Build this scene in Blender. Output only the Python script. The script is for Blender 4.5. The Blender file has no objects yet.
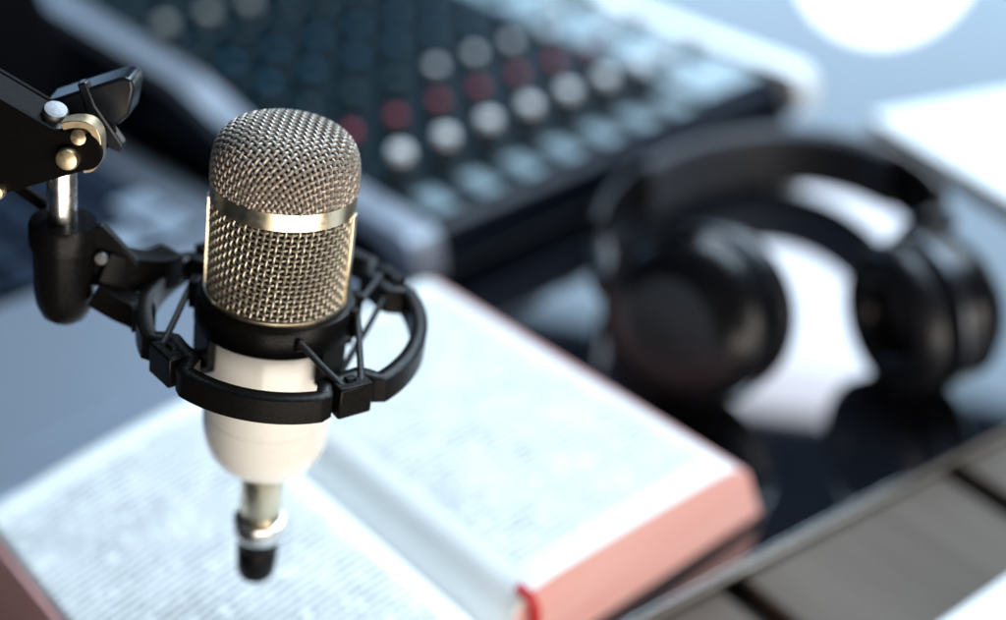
import bpy, bmesh, math, random
from mathutils import Vector, Matrix, noise
random.seed(7)
PI = math.pi
scn = bpy.context.scene
COL = scn.collection
R = math.radians

# ------------------------------------------------------------------ helpers
class MB:
    """collects shapes, builds ONE mesh object"""
    def __init__(s):
        s.v = []; s.f = []; s.mi = []; s.uv = {}
        s.m = 0
    def add(s, verts, faces):
        b = len(s.v)
        s.v += [tuple(p) for p in verts]
        for f in faces:
            s.f.append(tuple(i + b for i in f)); s.mi.append(s.m)
    def box(s, c, size, mat=None):
        x, y, z = (d / 2 for d in size)
        P = [Vector((sx * x, sy * y, sz * z)) for sx in (-1, 1) for sy in (-1, 1) for sz in (-1, 1)]
        if mat is not None: P = [mat @ p for p in P]
        c = Vector(c)
        s.add([p + c for p in P], [(0, 1, 3, 2), (4, 6, 7, 5), (0, 4, 5, 1), (2, 3, 7, 6), (0, 2, 6, 4), (1, 5, 7, 3)])
    def tube(s, pts, r, sides=8, closed=False, caps=True):
        pts = [Vector(p) for p in pts]; n = len(pts)
        rs = r if isinstance(r, (list, tuple)) else [r] * n
        tang = []
        for i in range(n):
            a = pts[(i - 1) % n] if (closed or i > 0) else pts[i]
            b = pts[(i + 1) % n] if (closed or i < n - 1) else pts[i]
            tang.append((b - a).normalized())
        t0 = tang[0]
        up = Vector((0, 0, 1)) if abs(t0.z) < .9 else Vector((1, 0, 0))
        nrm = t0.cross(up).normalized()
        vs = []
        for i in range(n):
            t = tang[i]
            nrm = (nrm - t * nrm.dot(t)).normalized(); bi = t.cross(nrm)
            for k in range(sides):
                a = 2 * PI * k / sides
                vs.append(pts[i] + (nrm * math.cos(a) + bi * math.sin(a)) * rs[i])
        fs = []
        for i in range(n if closed else n - 1):
            j = (i + 1) % n
            for k in range(sides):
                l = (k + 1) % sides
                fs.append((i * sides + k, i * sides + l, j * sides + l, j * sides + k))
        if caps and not closed:
            fs.append(tuple(range(sides - 1, -1, -1))); fs.append(tuple((n - 1) * sides + k for k in range(sides)))
        s.add(vs, fs)
    def lathe(s, prof, seg=64, mat=None, cap0=True, cap1=True):
        """profile [(r,z)] round the z axis"""
        vs = []; fs = []; n = len(prof)
        for r, z in prof:
            for k in range(seg):
                a = 2 * PI * k / seg
                p = Vector((r * math.cos(a), r * math.sin(a), z))
                vs.append(mat @ p if mat is not None else p)
        for i in range(n - 1):
            for k in range(seg):
                l = (k + 1) % seg
                fs.append((i * seg + k, i * seg + l, (i + 1) * seg + l, (i + 1) * seg + k))
        if cap0 and prof[0][0] > 1e-7: fs.append(tuple(range(seg - 1, -1, -1)))
        if cap1 and prof[-1][0] > 1e-7: fs.append(tuple((n - 1) * seg + k for k in range(seg)))
        s.add(vs, fs)
    def sweep(s, frames, sect, closed=False):
        """frames: list of (origin, xvec, yvec); sect: list of (a,b) closed outline"""
        m = len(sect); n = len(frames); vs = []
        for o, ax, ay in frames:
            for a, b in sect: vs.append(Vector(o) + Vector(ax) * a + Vector(ay) * b)
        fs = []
        for i in range(n if closed else n - 1):
            j = (i + 1) % n
            for k in range(m):
                l = (k + 1) % m
                fs.append((i * m + k, i * m + l, j * m + l, j * m + k))
        if not closed:
            fs.append(tuple(range(m - 1, -1, -1))); fs.append(tuple((n - 1) * m + k for k in range(m)))
        s.add(vs, fs)
    def prism(s, outline, depth_vec, origin=(0, 0, 0), ax=(1, 0, 0), ay=(0, 0, 1)):
        o = Vector(origin); ax = Vector(ax); ay = Vector(ay); d = Vector(depth_vec); n = len(outline)
        A = [o + ax * p + ay * q for p, q in outline]
        s.add(A + [p + d for p in A], [tuple(range(n)), tuple(range(2 * n - 1, n - 1, -1))] +
              [(i, i + n, (i + 1) % n + n, (i + 1) % n) for i in range(n)])
    def build(s, name, mats, parent=None, bevel=0, smooth=True, angle=35, seg=2, uv=None, label=None):
        me = bpy.data.meshes.new(name)
        me.from_pydata(s.v, [], s.f)
        bm = bmesh.new(); bm.from_mesh(me)
        bmesh.ops.recalc_face_normals(bm, faces=bm.faces)
        bm.to_mesh(me); bm.free()
        if not isinstance(mats, (list, tuple)): mats = [mats]
        for m in mats: me.materials.append(m)
        if len(mats) > 1: me.polygons.foreach_set('material_index', s.mi)
        if uv:
            L = me.uv_layers.new(name='UVMap')
            for lp in me.loops: L.data[lp.index].uv = uv[lp.vertex_index]
        if smooth: me.polygons.foreach_set('use_smooth', [True] * len(me.polygons))
        o = bpy.data.objects.new(name, me); COL.objects.link(o)
        if parent is not None: o.parent = parent
        if bevel:
            b = o.modifiers.new('bevel', 'BEVEL'); b.width = bevel; b.segments = seg
            b.limit_method = 'ANGLE'; b.angle_limit = R(angle)
            try: b.harden_normals = False
            except Exception: pass
        if smooth:
            me.set_sharp_from_angle(angle=R(angle + 5)) if hasattr(me, 'set_sharp_from_angle') else None
        if label: o['label'] = label
        return o

def thing(name, label, cat, mat=None, group=None):
    o = bpy.data.objects.new(name, None); COL.objects.link(o)
    o.empty_display_size = .02
    o['label'] = label; o['category'] = cat
    if group: o['group'] = group
    if mat is not None: o.matrix_world = mat
    return o

def frame(origin, ux, uy, uz=None):
    ux = Vector(ux).normalized(); uy = Vector(uy)
    uy = (uy - ux * uy.dot(ux)).normalized(); uz = ux.cross(uy)
    M = Matrix((ux, uy, uz)).transposed().to_4x4(); M.translation = Vector(origin); return M

def axis_mat(p, d):
    """matrix that takes local z to direction d at point p"""
    d = Vector(d).normalized()
    q = Vector((0, 0, 1)).rotation_difference(d)
    M = q.to_matrix().to_4x4(); M.translation = Vector(p); return M

# ------------------------------------------------------------------ materials
def mat(name, base, rough=.5, metal=0, spec=.5, coat=0, coat_rough=.05, bump=0, bscale=400, rvar=.08, cvar=.0, aniso=0, sheen=0):
    m = bpy.data.materials.new(name); m.use_nodes = True
    nt = m.node_tree; N = nt.nodes; L = nt.links
    b = N['Principled BSDF']
    b.inputs['Base Color'].default_value = (*base, 1); b.inputs['Metallic'].default_value = metal
    b.inputs['Specular IOR Level'].default_value = spec
    b.inputs['Coat Weight'].default_value = coat; b.inputs['Coat Roughness'].default_value = coat_rough
    tc = N.new('ShaderNodeTexCoord'); nz = N.new('ShaderNodeTexNoise')
    nz.inputs['Scale'].default_value = bscale; nz.inputs['Detail'].default_value = 4
    L.new(tc.outputs['Object'], nz.inputs['Vector'])
    mr = N.new('ShaderNodeMapRange'); mr.inputs['From Min'].default_value = .3; mr.inputs['From Max'].default_value = .7
    mr.inputs['To Min'].default_value = max(.02, rough - rvar); mr.inputs['To Max'].default_value = min(1, rough + rvar)
    L.new(nz.outputs['Fac'], mr.inputs['Value']); L.new(mr.outputs['Result'], b.inputs['Roughness'])
    if cvar:
        n2 = N.new('ShaderNodeTexNoise'); n2.inputs['Scale'].default_value = bscale * .3; n2.inputs['Detail'].default_value = 3
        L.new(tc.outputs['Object'], n2.inputs['Vector'])
        mx = N.new('ShaderNodeMix'); mx.data_type = 'RGBA'
        mx.inputs[6].default_value = (*[c * (1 - cvar) for c in base], 1); mx.inputs[7].default_value = (*[min(1, c * (1 + cvar)) for c in base], 1)
        L.new(n2.outputs['Fac'], mx.inputs[0]); L.new(mx.outputs[2], b.inputs['Base Color'])
    if bump:
        bp = N.new('ShaderNodeBump'); bp.inputs['Strength'].default_value = bump; bp.inputs['Distance'].default_value = .0003
        L.new(nz.outputs['Fac'], bp.inputs['Height']); L.new(bp.outputs['Normal'], b.inputs['Normal'])
    return m

M = {}
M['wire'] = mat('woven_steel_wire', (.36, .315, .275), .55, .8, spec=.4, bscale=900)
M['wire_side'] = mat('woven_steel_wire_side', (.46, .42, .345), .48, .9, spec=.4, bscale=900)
M['inner_gauze'] = mat('inner_gauze', (.035, .028, .022), .6, .3, bump=.8, bscale=2500)
M['gold'] = mat('champagne_metal', (.84, .73, .53), .31, 1, bscale=300, rvar=.05)
M['cream'] = mat('cream_lacquer', (.78, .765, .725), .26, 0, coat=.4, coat_rough=.08, bscale=200, cvar=.02)
M['chrome'] = mat('polished_steel', (.84, .82, .79), .26, 1, bscale=300, rvar=.05)
M['black_plastic'] = mat('black_plastic', (.005, .0045, .0045), .32, 0, spec=.11, bump=.15, bscale=900)
M['black_satin'] = mat('black_painted_steel', (.0035, .003, .003), .42, 0, spec=.04, bump=.1, bscale=700)
M['rubber'] = mat('black_elastic', (.008, .008, .009), .6, 0, bump=.5, bscale=2500)
M['brass'] = mat('brass', (.58, .47, .31), .40, 1, bscale=500)
M['zinc'] = mat('zinc_bolt', (.19, .19, .195), .55, 1, bscale=1200, rvar=.05, bump=.1)
M['board'] = mat('book_cover', (.02, .012, .012), .5, 0, bscale=300, bump=.3)
M['backing'] = mat('dark_backing', (.040, .035, .031), .6, 0, bscale=200)
M['red'] = mat('red_ribbon', (.55, .01, .015), .5, 0, bscale=800)
M['silver_deck'] = mat('brushed_aluminium', (.31, .355, .43), .45, .55, bscale=600, rvar=.05)
M['key_black'] = mat('key_cap', (.020, .030, .050), .6, 0, spec=.05, bscale=400)
M['knob_plastic'] = mat('knob_plastic', (.006, .008, .012), .30, 0, spec=.4, bscale=900, rvar=.03)
M['master_glare'] = mat('master_panel_glare', (.26, .34, .38), .4, 0, bscale=120, cvar=.1)  # pale colour stands in for window glare on the mixer's right end
M['key_grey'] = mat('pale_key_cap', (.28, .34, .42), .5, 0)
M['key_well'] = mat('key_well', (.001, .0012, .002), .7, 0, spec=.02)
M['screen'] = mat('dark_screen', (.001, .001, .0015), .4, 0, spec=.03)
M['bezel'] = mat('screen_lid', (.002, .002, .003), .6, 0, spec=.03)
M['panel'] = mat('mixer_panel', (.002, .009, .013), .40, 0, spec=.12, bscale=60, cvar=.2)
M['mixer_body'] = mat('mixer_body', (.005, .008, .017), .38, 0, spec=.15)
M['cheek'] = mat('mixer_cheek', (.36, .40, .47), .33, .5, bscale=150)
M['cap_white'] = mat('cap_white', (.86, .87, .88), .35, 0)
M['cap_red'] = mat('cap_red', (.40, .05, .08), .4, 0)
M['cap_blue'] = mat('cap_blue', (.008, .09, .17), .4, 0)
M['cap_teal'] = mat('cap_teal', (.020, .065, .080), .4, 0)
M['cap_grey'] = mat('cap_grey', (.38, .39, .38), .35, 0)
M['knob_skirt'] = mat('knob_skirt', (.015, .022, .028), .4, 0)
M['strip'] = mat('channel_strip', (.19, .26, .29), .45, 0, bscale=300, cvar=.15)
M['hp_black'] = mat('headphone_plastic', (.004, .004, .005), .28, 0, spec=.25, bscale=200)
M['hp_leather'] = mat('headphone_leather', (.005, .005, .007), .36, 0, spec=.4, bump=.5, bscale=500)
M['hp_cushion'] = mat('headband_cushion', (.035, .035, .042), .6, 0, bump=.5, bscale=500)
M['hp_silver'] = mat('headphone_trim', (.06, .065, .075), .35, .9)
M['paper'] = mat('white_paper', (.86, .87, .88), .6, 0, bscale=100, cvar=.01)

def page_mat():
    m = bpy.data.materials.new('printed_page'); m.use_nodes = True
    nt = m.node_tree; N = nt.nodes; L = nt.links; b = N['Principled BSDF']
    b.inputs['Roughness'].default_value = .6; b.inputs['Specular IOR Level'].default_value = .25
    uv = N.new('ShaderNodeUVMap'); uv.uv_map = 'UVMap'
    sx = N.new('ShaderNodeSeparateXYZ'); L.new(uv.outputs['UV'], sx.inputs[0])
    def M2(op, a, bb=None, c=None):
        n = N.new('ShaderNodeMath'); n.operation = op
        for i, q in enumerate((a, bb, c)):
            if q is None: continue
            if isinstance(q, (int, float)): n.inputs[i].default_value = q
            else: L.new(q, n.inputs[i])
        return n.outputs[0]
    x, y = sx.outputs['X'], sx.outputs['Y']           # metres across and along the page
    row = M2('DIVIDE', y, .0043)
    rf = M2('FRACT', row); ri = M2('FLOOR', row)
    line = M2('LESS_THAN', M2('ABSOLUTE', M2('SUBTRACT', rf, .5)), .27)
    cmb = N.new('ShaderNodeCombineXYZ'); L.new(M2('MULTIPLY', x, 210), cmb.inputs[0]); L.new(M2('MULTIPLY', ri, 3.77), cmb.inputs[1])
    nz = N.new('ShaderNodeTexNoise'); nz.inputs['Scale'].default_value = 1.0; nz.inputs['Detail'].default_value = 1
    L.new(cmb.outputs[0], nz.inputs['Vector'])
    words = M2('GREATER_THAN', nz.outputs['Fac'], .36)
    # letter strokes
    cm2 = N.new('ShaderNodeCombineXYZ'); L.new(M2('MULTIPLY', x, 1400), cm2.inputs[0]); L.new(M2('MULTIPLY', y, 900), cm2.inputs[1])
    n2 = N.new('ShaderNodeTexNoise'); n2.inputs['Scale'].default_value = 1; L.new(cm2.outputs[0], n2.inputs['Vector'])
    strokes = M2('GREATER_THAN', n2.outputs['Fac'], .47)
    # two columns of text with margins, and paragraph gaps
    cols = M2('LESS_THAN', M2('ABSOLUTE', M2('SUBTRACT', x, .079)), .058)
    rows = M2('LESS_THAN', M2('ABSOLUTE', M2('SUBTRACT', y, .1085)), .094)
    cm3 = N.new('ShaderNodeCombineXYZ'); L.new(M2('MULTIPLY', x, 16), cm3.inputs[0]); L.new(M2('MULTIPLY', ri, 1.9), cm3.inputs[1])
    n3 = N.new('ShaderNodeTexNoise'); n3.inputs['Scale'].default_value = 1; L.new(cm3.outputs[0], n3.inputs['Vector'])
    n4 = N.new('ShaderNodeTexNoise'); n4.inputs['Scale'].default_value = 48; n4.inputs['Detail'].default_value = 2; L.new(uv.outputs['UV'], n4.inputs['Vector'])
    press = N.new('ShaderNodeMapRange'); press.inputs['From Min'].default_value = .35; press.inputs['From Max'].default_value = .65; press.inputs['To Min'].default_value = .55; press.inputs['To Max'].default_value = 1
    L.new(n4.outputs['Fac'], press.inputs['Value'])
    para = M2('MULTIPLY', M2('GREATER_THAN', n3.outputs['Fac'], .27), press.outputs['Result'])
    ink = line
    for q in (words, strokes, cols, rows, para): ink = M2('MULTIPLY', ink, q)
    mx = N.new('ShaderNodeMix'); mx.data_type = 'RGBA'
    mx.inputs[6].default_value = (.86, .87, .86, 1); mx.inputs[7].default_value = (.015, .03, .055, 1)
    L.new(ink, mx.inputs[0]); L.new(mx.outputs[2], b.inputs['Base Color'])
    return m
M['page'] = page_mat()

def edge_mat():
    m = bpy.data.materials.new('pink_page_edges'); m.use_nodes = True
    nt = m.node_tree; N = nt.nodes; L = nt.links; b = N['Principled BSDF']
    b.inputs['Roughness'].default_value = .5
    tc = N.new('ShaderNodeTexCoord'); mp = N.new('ShaderNodeMapping'); mp.inputs['Scale'].default_value = (12, 12, 900)
    L.new(tc.outputs['Object'], mp.inputs['Vector'])
    nz = N.new('ShaderNodeTexNoise'); nz.inputs['Scale'].default_value = 1; nz.inputs['Detail'].default_value = 3
    L.new(mp.outputs[0], nz.inputs['Vector'])
    cr = N.new('ShaderNodeValToRGB')
    cr.color_ramp.elements[0].position = .3; cr.color_ramp.elements[0].color = (.80, .34, .32, 1)
    cr.color_ramp.elements[1].position = .7; cr.color_ramp.elements[1].color = (.92, .62, .59, 1)
    L.new(nz.outputs['Fac'], cr.inputs[0]); L.new(cr.outputs[0], b.inputs['Base Color'])
    bp = N.new('ShaderNodeBump'); bp.inputs['Strength'].default_value = .4; bp.inputs['Distance'].default_value = .0004
    L.new(nz.outputs['Fac'], bp.inputs['Height']); L.new(bp.outputs[0], b.inputs['Normal'])
    return m
M['edge'] = edge_mat()

def desk_mat():
    m = mat('black_glass_desk', (.006, .007, .010), .035, 0, spec=1.0, coat=1.0, coat_rough=.03, bscale=14, rvar=.015)
    b = m.node_tree.nodes['Principled BSDF']; b.inputs['IOR'].default_value = 1.8; b.inputs['Coat IOR'].default_value = 1.8
    return m
M['desk'] = desk_mat()

def bench_mat():
    m = bpy.data.materials.new('grey_brown_wood'); m.use_nodes = True
    nt = m.node_tree; N = nt.nodes; L = nt.links; b = N['Principled BSDF']
    b.inputs['Roughness'].default_value = .55; b.inputs['Specular IOR Level'].default_value = .15
    tc = N.new('ShaderNodeTexCoord'); mp = N.new('ShaderNodeMapping'); mp.inputs['Scale'].default_value = (60, 6, 60)
    L.new(tc.outputs['Object'], mp.inputs['Vector'])
    nz = N.new('ShaderNodeTexNoise'); nz.inputs['Scale'].default_value = 1; nz.inputs['Detail'].default_value = 5
    L.new(mp.outputs[0], nz.inputs['Vector'])
    cr = N.new('ShaderNodeValToRGB')
    cr.color_ramp.elements[0].position = .3; cr.color_ramp.elements[0].color = (.092, .072, .056, 1)
    cr.color_ramp.elements[1].position = .7; cr.color_ramp.elements[1].color = (.122, .098, .078, 1)
    L.new(nz.outputs['Fac'], cr.inputs[0]); L.new(cr.outputs[0], b.inputs['Base Color'])
    return m
M['bench'] = bench_mat()
M['trim'] = mat('desk_edge_trim', (.30, .26, .22), .35, .6)

def glow_mat():
    m = bpy.data.materials.new('lit_globe'); m.use_nodes = True
    b = m.node_tree.nodes['Principled BSDF']
    b.inputs['Base Color'].default_value = (.9, .9, .9, 1)
    b.inputs['Emission Color'].default_value = (.93, .97, 1, 1); b.inputs['Emission Strength'].default_value = 5
    return m
M['glow'] = glow_mat()

# ------------------------------------------------------------------ MICROPHONE (local units mm)
S = .001
tilt = R(8.6)
a = Vector((math.sin(tilt), .03, math.cos(tilt))).normalized()
ax = Vector((1, 0, 0)); ax = (ax - a * ax.dot(a)).normalized(); ay = a.cross(ax)
MIC = Matrix((ax, ay, a)).transposed().to_4x4(); MIC.translation = Vector((-.0717, .3887, .2320))
mic = thing('condenser_microphone', 'silver mesh studio microphone with cream lower body held upright over the book', 'microphone', MIC)

def V(x, y, z): return Vector((x, y, z)) * S
RH = 23.6

# woven domed top: a square plain weave pressed over a dome
def dome_profile(R0, z0, h, n=240, e=3.5):
    pts = []
    for i in range(n + 1):
        t = PI / 2 * i / n
        r = R0 * math.sin(t) ** (2 / e); z = z0 + h * math.cos(t) ** (2 / e)
        pts.append((r, z))
    out = [(0.0, *pts[0])]; s_ = 0
    for p, q in zip(pts, pts[1:]):
        s_ += math.hypot(q[0] - p[0], q[1] - p[1]); out.append((s_, *q))
    return out
DP = dome_profile(RH - .2, 3.0, 20.0)
DL = DP[-1][0]
def dome_at(s):
    s = min(max(s, 0), DL - 1e-6)
    lo, hi = 0, len(DP) - 1
    while hi - lo > 1:
        mid = (lo + hi) // 2
        if DP[mid][0] <= s: lo = mid
        else: hi = mid
    f = (s - DP[lo][0]) / max(1e-9, DP[hi][0] - DP[lo][0])
    r = DP[lo][1] + f * (DP[hi][1] - DP[lo][1]); z = DP[lo][2] + f * (DP[hi][2] - DP[lo][2])
    dr = DP[hi][1] - DP[lo][1]; dz = DP[hi][2] - DP[lo][2]; l = math.hypot(dr, dz)
    return r, z, -dz / l, dr / l           # point, outward normal (nr, nz)
def dome_pt(u, v, off):
    s = math.hypot(u, v); c, d = (u / s, v / s) if s > 1e-6 else (1, 0)
    r, z, nr, nz = dome_at(s)
    return V((r + nr * off) * c, (r + nr * off) * d, z + nz * off)
P_ = 2.0; WR = .60; AMP = .45
rot = R(45); cr_, sr_ = math.cos(rot), math.sin(rot)
mb = MB()
K = int(DL / P_) + 1
for fam in (0, 1):
    for k in range(-K, K + 1):
        u = k * P_ + .3
        if abs(u) >= DL - .5: continue
        half = math.sqrt(DL * DL - u * u)
        n = max(6, int(2 * half / (P_ / 4)))
        pts = []
        for i in range(n + 1):
            v = -half + 2 * half * i / n
            sgn = math.cos(PI * (v - .3) / P_) * (1 if k % 2 == 0 else -1) * (1 if fam == 0 else -1)
            off = AMP * sgn
            a_, b_ = (u, v) if fam == 0 else (v, u)
            pts.append(dome_pt(a_ * cr_ - b_ * sr_, a_ * sr_ + b_ * cr_, off))
        mb.tube(pts, WR * S, 6, caps=False)
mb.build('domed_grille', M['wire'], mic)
mb = MB(); mb.lathe([(max(0, r - 1.1) * S, (z - .9) * S) for _, r, z in DP[::12]], 64, cap0=False, cap1=False)
mb.lathe([((RH - 1.6) * S, -36 * S), ((RH - 1.6) * S, 3 * S)], 64, cap0=False, cap1=False)
mb.build('inner_gauze', M['inner_gauze'], mic)

# woven cylinder below the band
mb = MB()
NV = 66; PV = 1.85; z0, z1 = -36.0, -3.4
NR = int((z1 - z0) / PV)
for j in range(NV):
    th = 2 * PI * j / NV
    n = NR * 4; pts = []
    for i in range(n + 1):
        z = z0 + (z1 - z0) * i / n
        off = -AMP * math.cos(PI * (z - z0) / PV) * (1 if j % 2 == 0 else -1)
        # fabric laid slightly on the skew, as pressed tube is
        t = th + (z - z0) * .004
        r = RH - .55 + off
        pts.append(V(r * math.cos(t), r * math.sin(t), z))
    mb.tube(pts, (.47 * S), 6, caps=False)
for k in range(NR + 1):
    z = z0 + k * PV; n = NV * 4; pts = []
    for i in range(n):
        t = 2 * PI * i / n
        off = AMP * math.cos(NV * t / 2) * (1 if k % 2 == 0 else -1)
        r = RH - .55 + off; tt = t + k * PV * .004
        pts.append(V(r * math.cos(tt), r * math.sin(tt), z))
    mb.tube(pts, (.43 * S), 6, closed=True)
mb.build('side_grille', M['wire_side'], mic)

mb = MB(); mb.lathe([(p * S, q * S) for p, q in ((RH - 1, -3.3), (RH + .1, -3.3), (RH + .4, -3.0), (RH + .4, 2.9), (RH + .1, 3.2), (RH - 1, 3.2))], 128, cap0=False, cap1=False)
mb.build('grille_band', M['gold'], mic)
for ang in (-9, 186):
    t = R(ang); mb = MB()
    rad = Vector((math.cos(t), math.sin(t), 0)); tan = Vector((-math.sin(t), math.cos(t), 0))
    Rm = Matrix((rad, tan, Vector((0, 0, 1)))).transposed()
    mb.box(rad * (RH + .3) * S + Vector((0, 0, -19.6 * S)), (1.5 * S, 4.2 * S, 32.4 * S), Rm)
    mb.build('grille_rib', M['gold'], mic, bevel=.3 * S)
mb = MB()
mb.lathe([(p * S, q * S) for p, q in ((RH - 2, -38.4), (RH + .7, -38.4), (RH + .9, -38.1), (RH + .9, -36.4), (RH + .5, -36.0), (RH - 2, -36.0))], 128, cap0=False, cap1=False)
mb.build('base_ring', M['gold'], mic)
mb = MB()
prof = [(RH - 2, -38.6), (22.8, -38.6), (23.0, -39.0), (23.0, -84.6), (22.75, -84.8), (22.75, -85.1), (23.0, -85.3), (23.0, -89.5)]
for i in range(1, 13):
    t = PI / 2 * i / 12
    prof.append((11.2 + 11.8 * math.cos(t) ** .75, -89.5 - 19.5 * math.sin(t) ** 1.1))
prof.append((8.4, -109.4))
mb.lathe([(p * S, q * S) for p, q in prof], 128)
mb.build('body', M['cream'], mic)
mb = MB(); mb.lathe([(p * S, q * S) for p, q in ((8.0, -109.5), (8.0, -132), (7.7, -132.5), (7.7, -134.5), (8.2, -135))], 64)
mb.build('neck', M['gold'], mic)
mb = MB(); mb.lathe([(p * S, q * S) for p, q in ((8.2, -135.1), (9.6, -135.6), (9.9, -136.4), (9.9, -142.4), (9.5, -143.2), (8, -143.4))], 64)
mb.build('collar', M['chrome'], mic)
mb = MB(); mb.lathe([(p * S, q * S) for p, q in ((7.8, -143.5), (8.1, -144.2), (8.1, -148), (7.7, -148.5), (7.7, -150), (8.0, -150.5), (7.5, -161), (6.6, -163), (4, -163.6))], 48)
mb.build('plug', M['black_plastic'], mic)

# ------------------------------------------------------------------ SHOCK MOUNT
mount = thing('shock_mount', 'black plastic shock mount ring with elastic cords clamped round the microphone', 'shock mount', MIC)
RC = Vector((3.2, 0, -49.2)); RT = math.tan(R(5.5))
def ring_pt(th, r, dz=0): return V(RC.x + r * math.cos(th), RC.y + r * math.sin(th), RC.z + dz + r * math.sin(th) * RT)
CLIPS = [R(-53), R(42), R(133), R(223)]
def ring_r(th):
    r = 47.0
    for c in CLIPS:
        d = abs((th - c + PI) % (2 * PI) - PI)
        w = R(8.5); e = R(5)
        if d < w + e:
            f = 1 if d < w else .5 + .5 * math.cos(PI * (d - w) / e)
            r -= 6.5 * f
    return r
mb = MB(); fr = []; n = 220
for i in range(n):
    th = 2 * PI * i / n; r = ring_r(th)
    d = .01
    t = (ring_pt(th + d, ring_r(th + d)) - ring_pt(th - d, ring_r(th - d))).normalized()
    up = Vector((0, 0, 1)); out = t.cross(up).normalized()
    fr.append((ring_pt(th, r), out, t.cross(out).normalized() * -1))
sec = [(-2.8 * S, -5.0 * S), (1.6 * S, -5.0 * S), (2.6 * S, -4.4 * S), (2.6 * S, 4.2 * S), (1.4 * S, 5.0 * S), (-1.6 * S, 5.0 * S), (-2.8 * S, 4.4 * S)]
mb.sweep(fr, sec, closed=True)
mb.build('outer_ring', M['black_plastic'], mount, angle=30)
for c in CLIPS:
    mb = MB()
    rad = Vector((math.cos(c), math.sin(c), 0)); tan = Vector((-math.sin(c), math.cos(c), 0))
    Rm = Matrix((rad, tan, Vector((0, 0, 1)))).transposed()
    p = ring_pt(c, 45.8)
    mb.box(p, (5.6 * S, 12.5 * S, 11.4 * S), Rm)
    mb.box(p + rad * -2 * S + Vector((0, 0, 5.6 * S)), (3 * S, 4.0 * S, 2.2 * S), Rm)
    mb.build('cord_clip', M['black_plastic'], mount, bevel=.7 * S)
# inner clamp: a split collar with lugs and legs
mb = MB()
fr = []
for i in range(96):
    th = 2 * PI * i / 96
    fr.append((V(math.cos(th), math.sin(th), 0) * 25.6 + V(0, 0, -43.3), Vector((math.cos(th), math.sin(th), 0)), Vector((0, 0, 1))))
mb.sweep(fr, [(-1.9 * S, -5.6 * S), (1.3 * S, -5.6 * S), (1.9 * S, -5 * S), (1.9 * S, 4 * S), (1.2 * S, 5.2 * S), (-.4 * S, 5.6 * S), (-1.9 * S, 5.6 * S)], closed=True)
mb.build('inner_clamp', M['black_plastic'], mount, angle=30)
def polar_box(mb, deg, r, z, size):
    t = R(deg); rad = Vector((math.cos(t), math.sin(t), 0)); tan = Vector((-math.sin(t), math.cos(t), 0))
    mb.box(rad * r * S + Vector((0, 0, z * S)), tuple(q * S for q in size), Matrix((rad, tan, Vector((0, 0, 1)))).transposed())
for deg in (-34, -146, 34, 146):
    mb = MB(); polar_box(mb, deg, 25.6, -54.5, (3.2, 12.5, 14)); polar_box(mb, deg, 26.6, -60.2, (4.6, 12.5, 2.8))
    mb.build('clamp_leg', M['black_plastic'], mount, bevel=.6 * S)
for deg, hw in ((178, 6), (84, 6), (-66, 3), (-12, 4), (12, 5)):
    mb = MB(); polar_box(mb, deg, 27.9 if hw > 3 else 27.5, -42.6, (3.4, hw, 10.5 if hw > 3 else 4))
    mb.build('cord_hook', M['black_plastic'], mount, bevel=.7 * S)
# gold teeth that grip the microphone just above the collar
def pol(deg, r, z): t = R(deg); return V(r * math.cos(t), r * math.sin(t), z)
def cord(p, q):
    mb = MB(); d = (q - p)
    mid = (p + q) / 2 + Vector((0, 0, -.3 * S))
    mb.tube([p - d * .02, p + d * .2, mid, q - d * .2, q + d * .02], 1.2 * S, 10)
    mb.build('elastic_cord', M['rubber'], mount)
for c, ends in ((CLIPS[0], ((-66, 29.6, -41), (-14, 29.6, -40))), (CLIPS[1], ((-26, 27.8, -60), (12, 29.6, -40))),
                (CLIPS[2], ((84, 29.6, -41), (150, 27.8, -59))), (CLIPS[3], ((178, 29.6, -41), (-152, 27.8, -59)))):
    tn = Vector((-math.sin(c), math.cos(c), 0))
    first = (ring_pt(c, 45.5, 4.4) + tn * 3.4 * S, ring_pt(c, 45.5, 4.4) - tn * 3.4 * S)
    p0, p1 = pol(*ends[0]), pol(*ends[1])
    fa, fb = first
    if (fa - p0).length + (fb - p1).length > (fb - p0).length + (fa - p1).length: fa, fb = fb, fa
    cord(fa, p0); cord(fb, p1)

# yoke: two prongs from the socket to the ring, and the socket
def swept_bar(path, w, h, name, mt, parent, bevel=.6):
    path = [V(*p) for p in path]; fr = []
    for i in range(len(path)):
        t = (path[min(i + 1, len(path) - 1)] - path[max(i - 1, 0)]).normalized()
        side = t.cross(Vector((0, 0, 1))).normalized()
        fr.append((path[i], side, side.cross(t).normalized()))
    mb = MB(); w *= S / 2; h *= S / 2
    mb.sweep(fr, [(-w, -h), (w, -h), (w, h), (-w, h)])
    return mb.build(name, mt, parent, bevel=bevel * S)
def spline(ps, n=8):
    out = []
    for i in range(len(ps) - 1):
        p0 = Vector(ps[max(i - 1, 0)]); p1 = Vector(ps[i]); p2 = Vector(ps[i + 1]); p3 = Vector(ps[min(i + 2, len(ps) - 1)])
        for k in range(n):
            t = k / n
            out.append(tuple(.5 * ((2 * p1) + (-p0 + p2) * t + (2 * p0 - 5 * p1 + 4 * p2 - p3) * t * t + (-p0 + 3 * p1 - 3 * p2 + p3) * t ** 3)))
    out.append(tuple(ps[-1])); return out
swept_bar(spline([(-60, 1, -36), (-52, 5, -39.5), (-45, 12, -43), (-40, 20, -44)]), 11, 12.5, 'yoke_arm', M['black_plastic'], mount)
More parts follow.
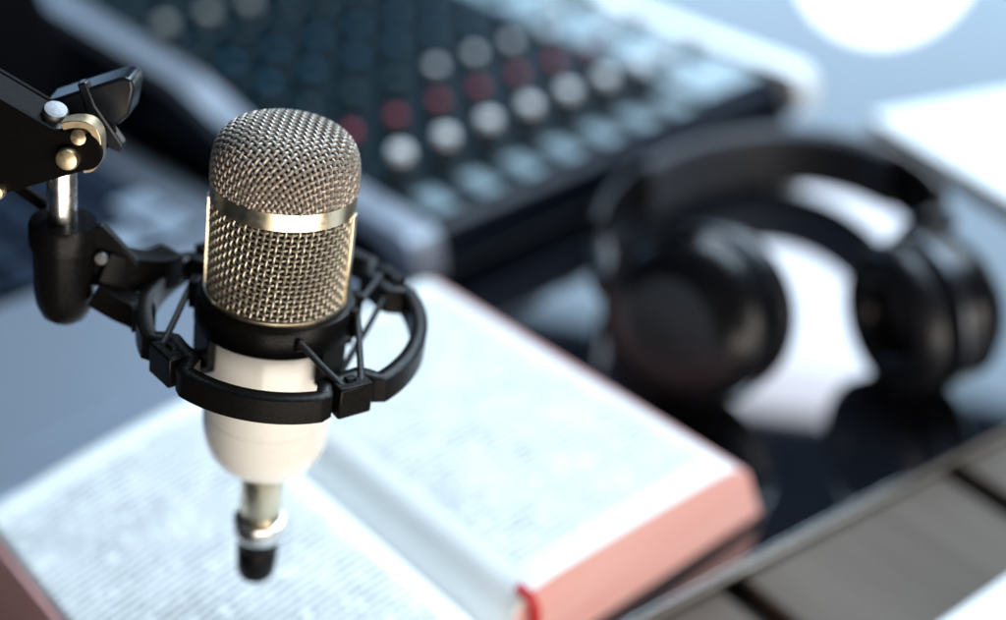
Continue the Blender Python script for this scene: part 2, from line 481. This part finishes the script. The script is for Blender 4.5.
swept_bar(spline([(-60, -3, -45), (-52, -4, -48.5), (-45, -6, -49.8), (-42.5, -10, -50)]), 8, 9, 'yoke_arm', M['black_plastic'], mount)
mb = MB(); mb.prism([(-62, -23), (-59.5, -21), (-47, -33.5), (-47, -36.5), (-52, -43), (-62, -45)], V(0, 4, 0), V(0, -1.0, 0), (S, 0, 0), (0, 0, S))
mb.build('yoke_gusset', M['black_plastic'], mount, bevel=.7 * S)
mb = MB()
mb.lathe([(p * S, q * S) for p, q in ((2, -60), (5, -59.3), (7.6, -57.2), (9.3, -53), (9.9, -48), (10.2, -34), (10.3, -31), (11.2, -30.4), (11.2, -23), (10.6, -21.5), (4.6, -21.2))], 48, Matrix.Translation(V(-71.8, 0, 0)))
mb.build('socket', M['black_plastic'], mount)
mb = MB()
mb.lathe([(p * S, q * S) for p, q in ((1.2, -6), (1.2, 3), (2.1, 3), (2.3, 3.4), (2.3, 4.4), (1.9, 5), (0, 5.1))], 24, axis_mat(V(-58.5, 1, -33.0), (0, -1, .15)), cap0=False)
mb.build('lock_screw', M['zinc'], mount)

# ------------------------------------------------------------------ BOOM ARM
arm = thing('boom_arm', 'black steel boom arm joint with brass screws carrying the shock mount', 'boom arm', MIC)
mb = MB(); mb.lathe([(p * S, q * S) for p, q in ((4.6, -30), (4.8, -29.5), (4.8, 6), (4.4, 7))], 48, Matrix.Translation(V(-72.2, 0, 0)))
mb.build('rod', M['chrome'], arm)
def plate_outline():
    o = [(-150, 52.0), (-89.5, 22.2), (-72.5, 13.9)]
    cx, cz, r = -63.4, 7.6, 6.4
    for k in range(13):
        t = R(75 - 160 * k / 12); o.append((cx + r * math.cos(t), cz + r * math.sin(t)))
    o += [(-90, -11.6), (-150, -41)]
    return o
for y in (-8.2, 8.6):
    mb = MB(); mb.prism(plate_outline(), V(0, 2, 0), V(0, y, 0), (S, 0, 0), (0, 0, S))
    mb.build('side_plate', M['black_satin'], arm, bevel=.35 * S)
mb = MB()
mb.prism([(-150, 51.6), (-89.5, 21.8), (-76.5, 15.4), (-76.5, 13.6), (-89.5, 20.0), (-150, 49.8)], V(0, 14.6, 0), V(0, -6.1, 0), (S, 0, 0), (0, 0, S))
mb.build('top_web', M['black_satin'], arm, bevel=.3 * S)
def screw(p, d, r, h, mt, name='screw', slot=True):
    mb = MB(); m_ = axis_mat(V(*p), d)
    mb.lathe([(r * .92 * S, -3 * S), (r * S, 0), (r * S, h * .55 * S), (r * .86 * S, h * .9 * S), (r * .5 * S, h * S), (0, h * 1.02 * S)], 32, m_, cap0=True)
    o = mb.build(name, mt, arm)
screw((-74.0, 0, 15.8), (.25, -.35, .9), 4.1, 2.6, M['zinc'])
screw((-64.6, -6.3, 12.0), (.1, -1, .25), 2.7, 2.6, M['brass'])
screw((-67.4, -8.6, 5.4), (.05, -1, .1), 3.7, 3.4, M['brass'])
screw((-90.3, -8.4, -9.3), (0, -1, 0), 3.0, 3, M['brass'])
# brass yoke strip wrapped round the plate end
path = spline([(-70, -4, 14.8), (-66, -4, 16.2), (-61.8, -4, 16.2), (-59.4, -4, 13.6), (-58.9, -4, 9), (-59.3, -4, 4.6), (-61, -4, 2.0), (-63.5, -4, 1.0)], 6)
fr = []
for i in range(len(path)):
    t = (Vector(path[min(i + 1, len(path) - 1)]) - Vector(path[max(i - 1, 0)])).normalized()
    fr.append((V(*path[i]), Vector((0, 1, 0)), t.cross(Vector((0, 1, 0)))))
mb = MB(); mb.sweep(fr, [(-3.2 * S, -1.3 * S), (3.2 * S, -1.3 * S), (3.2 * S, 1.3 * S), (-3.2 * S, 1.3 * S)])
mb.build('brass_strap', M['brass'], arm, bevel=.35 * S)
# wing knob behind the joint
d = Vector((26, 0, 12.9)).normalized(); up = Vector((-d.z, 0, d.x))
mb = MB()
Rm = Matrix((d, Vector((0, 1, 0)), up)).transposed()
mb.prism([(0, 0), (27.5, 0), (30, -1.6), (29.5, -5), (24, -12.5), (19, -14.5), (8, -10), (0, -8)], V(0, 13, 0), V(-80, 8.8, 15.6), Vector(d) * S, Vector(up) * S)
mb.build('wing_knob', M['knob_plastic'], arm, bevel=1.0 * S)
mb = MB()
mb.prism([(-69.6, 23.6), (-66.6, 24.6), (-63.5, 17), (-54.4, 4.6), (-55.6, 1.4), (-59, 2.5), (-66.5, 14.5)], V(0, 4.6, 0), V(0, 8.2, 0), (S, 0, 0), (0, 0, S))
mb.build('knob_blade', M['knob_plastic'], arm, bevel=.7 * S)
mb = MB(); mb.tube([V(-150, 12, 21), V(-77, 12, -26.2)], 2.4 * S, 16)
mb.build('tension_rod', M['black_satin'], arm)

# ------------------------------------------------------------------ BOOK
uB = Vector((.757, .653, 0)); vB = Vector((-.653, .757, 0))
BOOK = frame((.0, .3900, .0), uB, vB)
book = thing('open_book', 'thick open book with pink page edges lying under the microphone', 'book', BOOK)
HB = .217
def top_prof(side):
    """height of the top page against distance from the gutter"""
    pts = [(0, .0130), (.002, .0210), (.005, .0310), (.009, .0390), (.016, .0440), (.034, .0462), (.085, .0460), (.115, .0450), (.136, .0441), (.148, .0408)]
    if side < 0: pts = [(0, .0130), (.003, .0250), (.008, .0365), (.017, .0440), (.030, .0470), (.055, .0468), (.085, .0455), (.112, .0430), (.123, .0422), (.137, .0400)]
    return pts
def interp(pts, n):
    out = spline([(p[0], p[1], 0) for p in pts], n); return [(p[0], p[1]) for p in out]
for side in (1, -1):
    prof = interp(top_prof(side), 4)
    # block of pages: outline closed along the slanted fore edge and the base
    fore = [(.152, .037), (.156, .028), (.161, .016), (.166, .0045)] if side > 0 else [(.140, .0365), (.143, .028), (.146, .016), (.148, .0045)]
    outl = [(p, q - .0004) for p, q in prof] + fore + [(0.0, .0045)]
    if side < 0: outl = [(p, q * (.97)) for p, q in outl[:-5]] + [(p, q * .9 + .0004) for p, q in fore] + [(0, .0045)]
    nv = 24; mb = MB(); fr = []
    for i in range(nv + 1):
        v = HB * i / nv
        fr.append((Vector((0, v, 0)), Vector((side, side * .115 * (v / HB if side > 0 else 1), 0)), Vector((0, 0, 1))))
    mb.sweep(fr, outl)
    mb.build('page_block', M['edge'], book, angle=30, label='page block with pink edge facing the light' if side > 0 else 'page block with dark red edge in shade')
    # top sheet with print
    sheet = [(p, q) for p, q in prof if p < (.1445 if side > 0 else .1345)]
    nv = 40; vs = []; uvs = []; fs = []
    for i in range(nv + 1):
        v = HB * i / nv - .0
        for p, q in sheet:
            w = .00025 * noise.noise(Vector((p * 30, v * 18, side * 3)))
            z = q + .0004 + w + (.0006 if side < 0 else .0)
            if side < 0: z = q * .97 + .0009 + w
            vs.append(Vector((side * p, v + side * p * .115 * (v / HB if side > 0 else 1), z))); uvs.append((p if side > 0 else .159 - p, v))
    m_ = len(sheet)
    for i in range(nv):
        for k in range(m_ - 1): fs.append((i * m_ + k, i * m_ + k + 1, (i + 1) * m_ + k + 1, (i + 1) * m_ + k))
    mb = MB(); mb.add(vs, fs)
    o = mb.build('page', M['page'], book, uv=uvs)
    if o.data.polygons[0].normal.z < 0: o.data.flip_normals()
    sd = o.modifiers.new('thickness', 'SOLIDIFY'); sd.thickness = .0003; sd.offset = -1
mb = MB(); mb.prism([(-.156, -.020), (.169, .0005), (.169, .240), (-.156, .206)], (0, 0, .003), (0, 0, .0012), (1, 0, 0), (0, 1, 0)); mb.build('cover', M['board'], book, bevel=.0006)
mb = MB()
mb.tube([Vector((.0135, .006, .0446)), Vector((.0137, -.0010, .0442)), Vector((.0140, -.0038, .0400)), Vector((.0145, -.0040, .028)), Vector((.015, -.0046, .008))], .0024, 8)
mb.build('bookmark_ribbon', M['red'], book)

# ------------------------------------------------------------------ LAPTOP
uL = Vector((.725, .688, 0)); vL = Vector((-.688, .725, 0))
LAP = frame((-.050, .6695, .0), uL, vL)          # right front corner
lap = thing('laptop_computer', 'open silver laptop with black keys standing behind the book', 'laptop', LAP)
LW, LD, LH = .50, .385, .017
mb = MB(); mb.box((-LW / 2, LD / 2, LH / 2 + .001), (LW, LD, LH)); mb.build('base', M['silver_deck'], lap, bevel=.004, seg=3)
kx1, kx0, ky0, ky1 = -.034, -LW + .034, .176, .366
mb = MB(); mb.box(((kx0 + kx1) / 2, (ky0 + ky1) / 2, LH + .0013), (kx1 - kx0, ky1 - ky0, .0012)); mb.build('key_well', M['key_well'], lap)
rows, cols = 5, 13
ph = (ky1 - ky0 - .004) / rows; pw = (kx1 - kx0 - .004) / cols
for r_ in range(rows):
    for c_ in range(cols):
        mb = MB()
        cx = kx1 - .002 - pw * (c_ + .5); cy = ky0 + .002 + ph * (r_ + .5)
        mb.box((cx, cy, LH + .0034), (pw * .80, ph * .76, .003)); mb.build('key', M['key_grey'] if (r_, c_) in ((0, 0), (0, 1), (1, 0)) else M['key_black'], lap, bevel=.0008, seg=1)
mb = MB(); mb.box((-LW / 2, .092, LH + .0012), (.15, .115, .0006)); mb.build('touchpad', M['silver_deck'], lap, bevel=.0002)
hm = Matrix.Translation(Vector((-LW / 2, LD + .004, LH))) @ Matrix.Rotation(R(-28), 4, 'X')
mb = MB(); mb.box(hm @ Vector((0, .003, .14)), (LW, .006, .28), hm.to_3x3()); lid = mb.build('screen_lid', M['bezel'], lap, bevel=.002)
mb = MB(); mb.box(hm @ Vector((0, -.0008, .145)), (LW - .02, .001, .25), hm.to_3x3()); mb.build('display', M['screen'], lid)

# ------------------------------------------------------------------ MIXING CONSOLE
uM = Vector((.725, .688, 0)); vM = Vector((-.688, .725, 0))
MIX = frame((-.043, .7100, .0), uM, vM)             # left front corner
mix = thing('mixing_console', 'dark teal audio mixer with rows of white, red and blue knobs', 'mixer', MIX)
MW, MD = .365, .66
zf, sl = .046, math.tan(R(4.5))
def ptop(y): return zf + y * sl
mb = MB()
mb.prism([(.004, .012), (.004, zf - .004), (.012, zf), (MD, ptop(MD)), (MD, .012), (.03, .006)], (MW, 0, 0), (0, 0, 0), (0, 1, 0), (0, 0, 1))
mb.build('chassis', M['mixer_body'], mix, bevel=.003)
mb = MB()
mb.prism([(.016, ptop(.016) + .0005), (MD - .01, ptop(MD - .01) + .0005), (MD - .01, ptop(MD - .01) + .003), (.016, ptop(.016) + .003)], (MW - .012, 0, 0), (.006, 0, 0), (0, 1, 0), (0, 0, 1))
mb.build('control_panel', M['panel'], mix, bevel=.0008)
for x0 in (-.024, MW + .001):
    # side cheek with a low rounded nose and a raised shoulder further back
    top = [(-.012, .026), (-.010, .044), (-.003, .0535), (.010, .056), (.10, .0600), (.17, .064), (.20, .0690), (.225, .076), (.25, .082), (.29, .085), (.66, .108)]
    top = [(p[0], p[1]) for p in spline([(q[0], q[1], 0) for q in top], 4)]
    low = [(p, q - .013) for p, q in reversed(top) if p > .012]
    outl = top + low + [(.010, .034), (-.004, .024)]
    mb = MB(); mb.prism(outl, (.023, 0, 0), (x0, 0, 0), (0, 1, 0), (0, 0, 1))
    mb.build('side_cheek', M['cheek'] if x0 < 0 else M['cap_white'], mix, bevel=.005, seg=3, angle=50)  # right cheek coloured white to paint in the glare on that end
    mb = MB(); mb.prism([(p, q - .001) for p, q in low] + [(.014, .036), (.004, .024), (.012, .004), (.655, .004)], (.017, 0, 0), (x0 + .003, 0, 0), (0, 1, 0), (0, 0, 1))
    mb.build('end_panel', M['mixer_body'], mix)
def knob(x, y, cap, r, h, name='knob'):
    z = ptop(y) + .003
    t = Matrix.Translation(Vector((x, y, z))) @ Matrix.Rotation(R(4.5), 4, 'X')
    mb = MB(); mb.lathe([(r * 1.15, 0), (r * 1.12, h * .25), (r * .9, h * .32), (r * .82, h * .95), (r * .6, h)], 20, t); o = mb.build(name, M['knob_skirt'], mix)
    mb = MB(); mb.lathe([(r * .84, h * .55), (r * .83, h * .97), (r * .7, h * 1.1), (r * .3, h * 1.14), (0, h * 1.14)], 20, t, cap0=False); mb.build('cap', cap, o)
ROW = [(.062, 'cap_white', .0082, .021), (.113, 'cap_red', .0058, .015), (.160, 'cap_teal', .0058, .015), (.207, 'cap_blue', .0058, .015),
       (.252, 'cap_blue', .0058, .015), (.298, 'cap_teal', .0058, .015), (.344, 'cap_grey', .0080, .015), (.395, 'cap_teal', .0072, .013), (.445, 'cap_teal', .0072, .013)]
NCH = 7; x_first = .026; pitch = .0385
for c_ in range(NCH):
    x = x_first + pitch * c_
    for j, (y, cp, r_, h_) in enumerate(ROW):
        if j == 2 and c_ >= 3: cp = 'cap_white'  # white caps here paint specular shine onto the right of this teal row
        if j == 6 and c_ > 2: cp = 'cap_teal'
        knob(x, y, M[cp], r_, h_)
    mb = MB(); y0, y1 = .014, .040; w = .0085
    mb.prism([(y0, ptop(y0) + .0032), (y1, ptop(y1) + .0032), (y1, ptop(y1) + .0044), (y0, ptop(y0) + .0044)], (2 * w, 0, 0), (x - w, 0, 0), (0, 1, 0), (0, 0, 1))
    mb.build('channel_strip', M['strip'], mix, bevel=.0004)
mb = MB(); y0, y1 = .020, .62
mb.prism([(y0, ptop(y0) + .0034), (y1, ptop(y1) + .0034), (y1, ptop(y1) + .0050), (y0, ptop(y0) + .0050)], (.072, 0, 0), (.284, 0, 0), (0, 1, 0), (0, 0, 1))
mb.build('master_panel_glare', M['master_glare'], mix, bevel=.0006)  # master section, its glare put into the paler colour
for k in range(7):
    knob(.303, .075 + .062 * k, M['cap_white'], .0072, .016); knob(.337, .075 + .062 * k, M['cap_grey'], .0072, .016)

# ------------------------------------------------------------------ HEADPHONES
hp = thing('headphones', 'black over ear headphones lying on the glossy desk', 'headphones')
def cup(c, nrm, rad, depth):
    """closed-back cup with outer shell, trim and pad; nrm points to the outside"""
    c = Vector(c); m_ = axis_mat(c, nrm)
    mb = MB()
    mb.lathe([(rad * .97, -.000), (rad, .004), (rad, .012), (rad * .96, .018), (rad * .80, .026), (rad * .55, .030), (rad * .5, .0295), (0, .0285)], 56, m_)
    shell = mb.build('ear_cup', M['hp_black'], hp)
    mb = MB(); mb.lathe([(rad * .6, -.0004), (rad * 1.02, -.0008), (rad * 1.035, -.0035), (rad * 1.02, -.006), (rad * .6, -.0062)], 56, m_); mb.build('trim_ring', M['hp_silver'], shell)
    mb = MB(); prof = []
    for k in range(17):
        t = PI * 2 * k / 16
        prof.append((rad * .72 + rad * .27 * math.cos(t), -.0065 - .011 + .011 * math.sin(t)))
    mb.lathe(prof, 56, m_, cap0=False, cap1=False); mb.build('ear_pad', M['hp_leather'], shell)
    mb = MB(); mb.lathe([(rad * .52, -.010), (0, -.0098)], 40, m_, cap0=False); mb.build('speaker_cloth', M['hp_cushion'], shell)
    return shell
cL = Vector((.106, .607, .051)); nL = Vector((-.62, -.72, .22)).normalized()
cR = Vector((.2335, .622, .0455)); nR = Vector((.93, .34, .06)).normalized()
cup(cL, nL, .0485, .04); cup(cR, nR, .0435, .04)
# headband: a flattened hoop leaning far back
Lp = Vector((.058, .700, .046)); Rp = Vector((.270, .715, .050)); Pk = Vector((.192, .880, .0240))
cen = (Lp + Rp) / 2; e1 = (Rp - Lp) / 2; e2 = Pk - cen
nb = e1.cross(e2).normalized()
if nb.z < 0: nb = -nb
def band_frames(k, t0, t1, n=48):
    fr = []
    for i in range(n + 1):
        t = t0 + (t1 - t0) * i / n
        p = cen + e1 * math.cos(t) * k + e2 * math.sin(t) * k
        tg = (-e1 * math.sin(t) + e2 * math.cos(t)).normalized()
        side = nb; out = tg.cross(side).normalized()
        if out.dot(p - cen) < 0: out = -out
        fr.append((p, out, side))
    return fr
mb = MB()
mb.sweep(band_frames(1.0, R(4), R(184)), [(-.0025, -.021), (.002, -.021), (.0040, -.015), (.0040, .015), (.002, .021), (-.0025, .021)])
mb.build('headband', M['hp_black'], hp, bevel=.001)
mb = MB()
mb.sweep(band_frames(.955, R(35), R(145)), [(-.005, -.019), (.002, -.022), (.004, -.017), (.004, .017), (.002, .022), (-.005, .019), (-.007, 0)])
mb.build('headband_cushion', M['hp_cushion'], hp, bevel=.002)
for c, n_, P0 in ((cL, nL, band_frames(1, R(184), R(185), 1)[0][0]), (cR, nR, band_frames(1, R(4), R(5), 1)[0][0])):
    mb = MB(); tgt = c + n_ * .018
    side = n_.cross(Vector((0, 0, 1))).normalized(); upv = side.cross(n_).normalized()
    top = c + n_ * .016 + (P0 - c - n_ * ((P0 - c).dot(n_))).normalized() * .052
    mb.tube([P0, P0.lerp(top, .5) + Vector((0, 0, .004)), top], [.010, .0085, .0075], 14)
    q = (top - c - n_ * .016).normalized(); w = n_.cross(q).normalized()
    arc = [c + n_ * .014 + (q * math.cos(t) + w * math.sin(t)) * .050 for t in [R(-85 + 170 * i / 20) for i in range(21)]]
    mb.tube(arc, .0042, 10)
    mb.build('cup_yoke', M['hp_black'], hp)

# ------------------------------------------------------------------ PAPERS, LAMP
PAP = frame((.300, .985, .0), (.80, .60, 0), (-.60, .80, 0))
def sheet(name, label, M_, w, h, n, group=None):
    o = thing(name, label, 'paper', M_)
    return o
pap = bpy.data.objects.new('notebook', None)
COL.objects.link(pap); pap.matrix_world = frame((.387, .767, .0), (.927, .375, 0), (-.375, .927, 0))
pap['label'] = 'bright white notebook at the right, behind the headphones'; pap['category'] = 'notebook'
mb = MB(); mb.box((.16, .1200, .0055), (.32, .240, .008)); mb.build('page_stack', M['paper'], pap, bevel=.001)
for i in range(4):
    mb = MB(); mb.box((.03 + .05 * i + .012 * (i % 2), .200 - .004 * i, .0099), (.020, .004, .0006)); mb.build('printed_line', M['cap_blue'], pap)
lamp = thing('globe_lamp', 'glowing white globe lamp on a short foot at the back of the desk', 'lamp', Matrix.Translation(Vector((.608, 2.08, 0))))
mb = MB(); mb.lathe([(.070, 0), (.072, .004), (.070, .012), (.030, .020), (.026, .034)], 48); mb.build('lamp_base', M['chrome'], lamp)
mb = MB(); mb.lathe([(max(1e-5, .138 * math.sin(PI * k / 24)), .164 - .138 * math.cos(PI * k / 24)) for k in range(25)], 48, cap0=False, cap1=False); mb.build('globe', M['glow'], lamp)

# ------------------------------------------------------------------ DESK AND BENCH
tE = Vector((.827, .562, 0)).normalized(); nE = Vector((-.562, .827, 0)).normalized()
DESK = frame((.061, .432, 0), tE, nE)
def struct(o): o['kind'] = 'structure'; return o
mb = MB(); mb.box((0, 1.1, -.0027), (4.4, 2.2, .005)); o = mb.build('desk', M['desk'], bevel=.0012); o.matrix_world = DESK; struct(o)
o['label'] = 'glossy black glass desk top'
mb = MB(); mb.box((0, -.0010, -.0032), (4.4, .0016, .0024)); t = mb.build('edge_trim', M['trim'], o, bevel=.0004)
ben = bpy.data.objects.new('lower_shelf', None); COL.objects.link(ben); ben.matrix_world = DESK
ben['label'] = 'grey brown slatted wooden shelf just below the desk edge'; ben['category'] = 'shelf'
edges = [-.41, -.255, -.10, .055, .21, .365, .52]
for p, q in zip(edges, edges[1:]):
    mb = MB(); mb.box(((p + q) / 2, -.09, -.0125), (q - p - .015, .42, .012)); mb.build('slat', M['bench'], ben, bevel=.002)
mb = MB(); mb.box((.08, -.09, -.0256), (1.02, .40, .012)); mb.build('backing_board', M['backing'], ben)
mb = MB(); mb.box((.105, -.075, -.0050), (.21, .148, .002)); note = mb.build('sheet_of_paper', M['paper']); note['label'] = 'white sheet of paper at the lower right corner'; note['category'] = 'paper'
note.matrix_world = frame((.178, .420, 0), (.80, .60, 0), (-.60, .80, 0))

# ------------------------------------------------------------------ LIGHT
def area(name, loc, target, sx, sy, power, color):
    l = bpy.data.lights.new(name, 'AREA'); l.shape = 'RECTANGLE'; l.size = sx; l.size_y = sy; l.energy = power; l.color = color
    o = bpy.data.objects.new(name, l); COL.objects.link(o)
    o.location = loc; d = Vector(target) - Vector(loc); o.rotation_euler = d.to_track_quat('-Z', 'Y').to_euler(); return o
area('window_light', (.73, 3.1, 1.40), (.15, .6, 0), .64, .62, 4.0, (.82, .87, 1))
area('sky_light', (1.2, 3.3, 1.13), (.15, .6, .1), 2.6, 1.2, 18, (.52, .75, 1))
area('left_sky_light', (-1.6, 2.95, .72), (-.14, .4, .26), 1.3, .5, 5, (.42, .68, 1))
area('top_light', (.52, 1.25, 1.50), (.10, .70, 0), 1.2, 1.0, 62, (.68, .85, 1))
area('front_bounce', (.27, -.34, -.09), (-.07, .39, .2), 1.05, .5, 12.0, (1, .91, .79))
area('side_bounce', (.95, -.35, .35), (.05, .5, .05), .5, .5, 7.0, (1, .93, .86))
w = bpy.data.worlds.new('World'); scn.world = w; w.use_nodes = True
bg = w.node_tree.nodes['Background']; bg.inputs[0].default_value = (.30, .50, .85, 1); bg.inputs[1].default_value = .025

# ------------------------------------------------------------------ CAMERA
cd = bpy.data.cameras.new('camera'); cam = bpy.data.objects.new('camera', cd); COL.objects.link(cam)
cam.location = (0, 0, .42); cam.rotation_euler = (R(90 - 31), 0, 0)
cd.lens = 46.9; cd.sensor_width = 36; cd.clip_start = .01; cd.clip_end = 50
cd.dof.use_dof = True; cd.dof.focus_distance = .412; cd.dof.aperture_fstop = 2.75
scn.camera = cam
scn.view_settings.view_transform = 'Standard'; scn.view_settings.look = 'None'
scn.view_settings.exposure = 0; scn.view_settings.gamma = 1
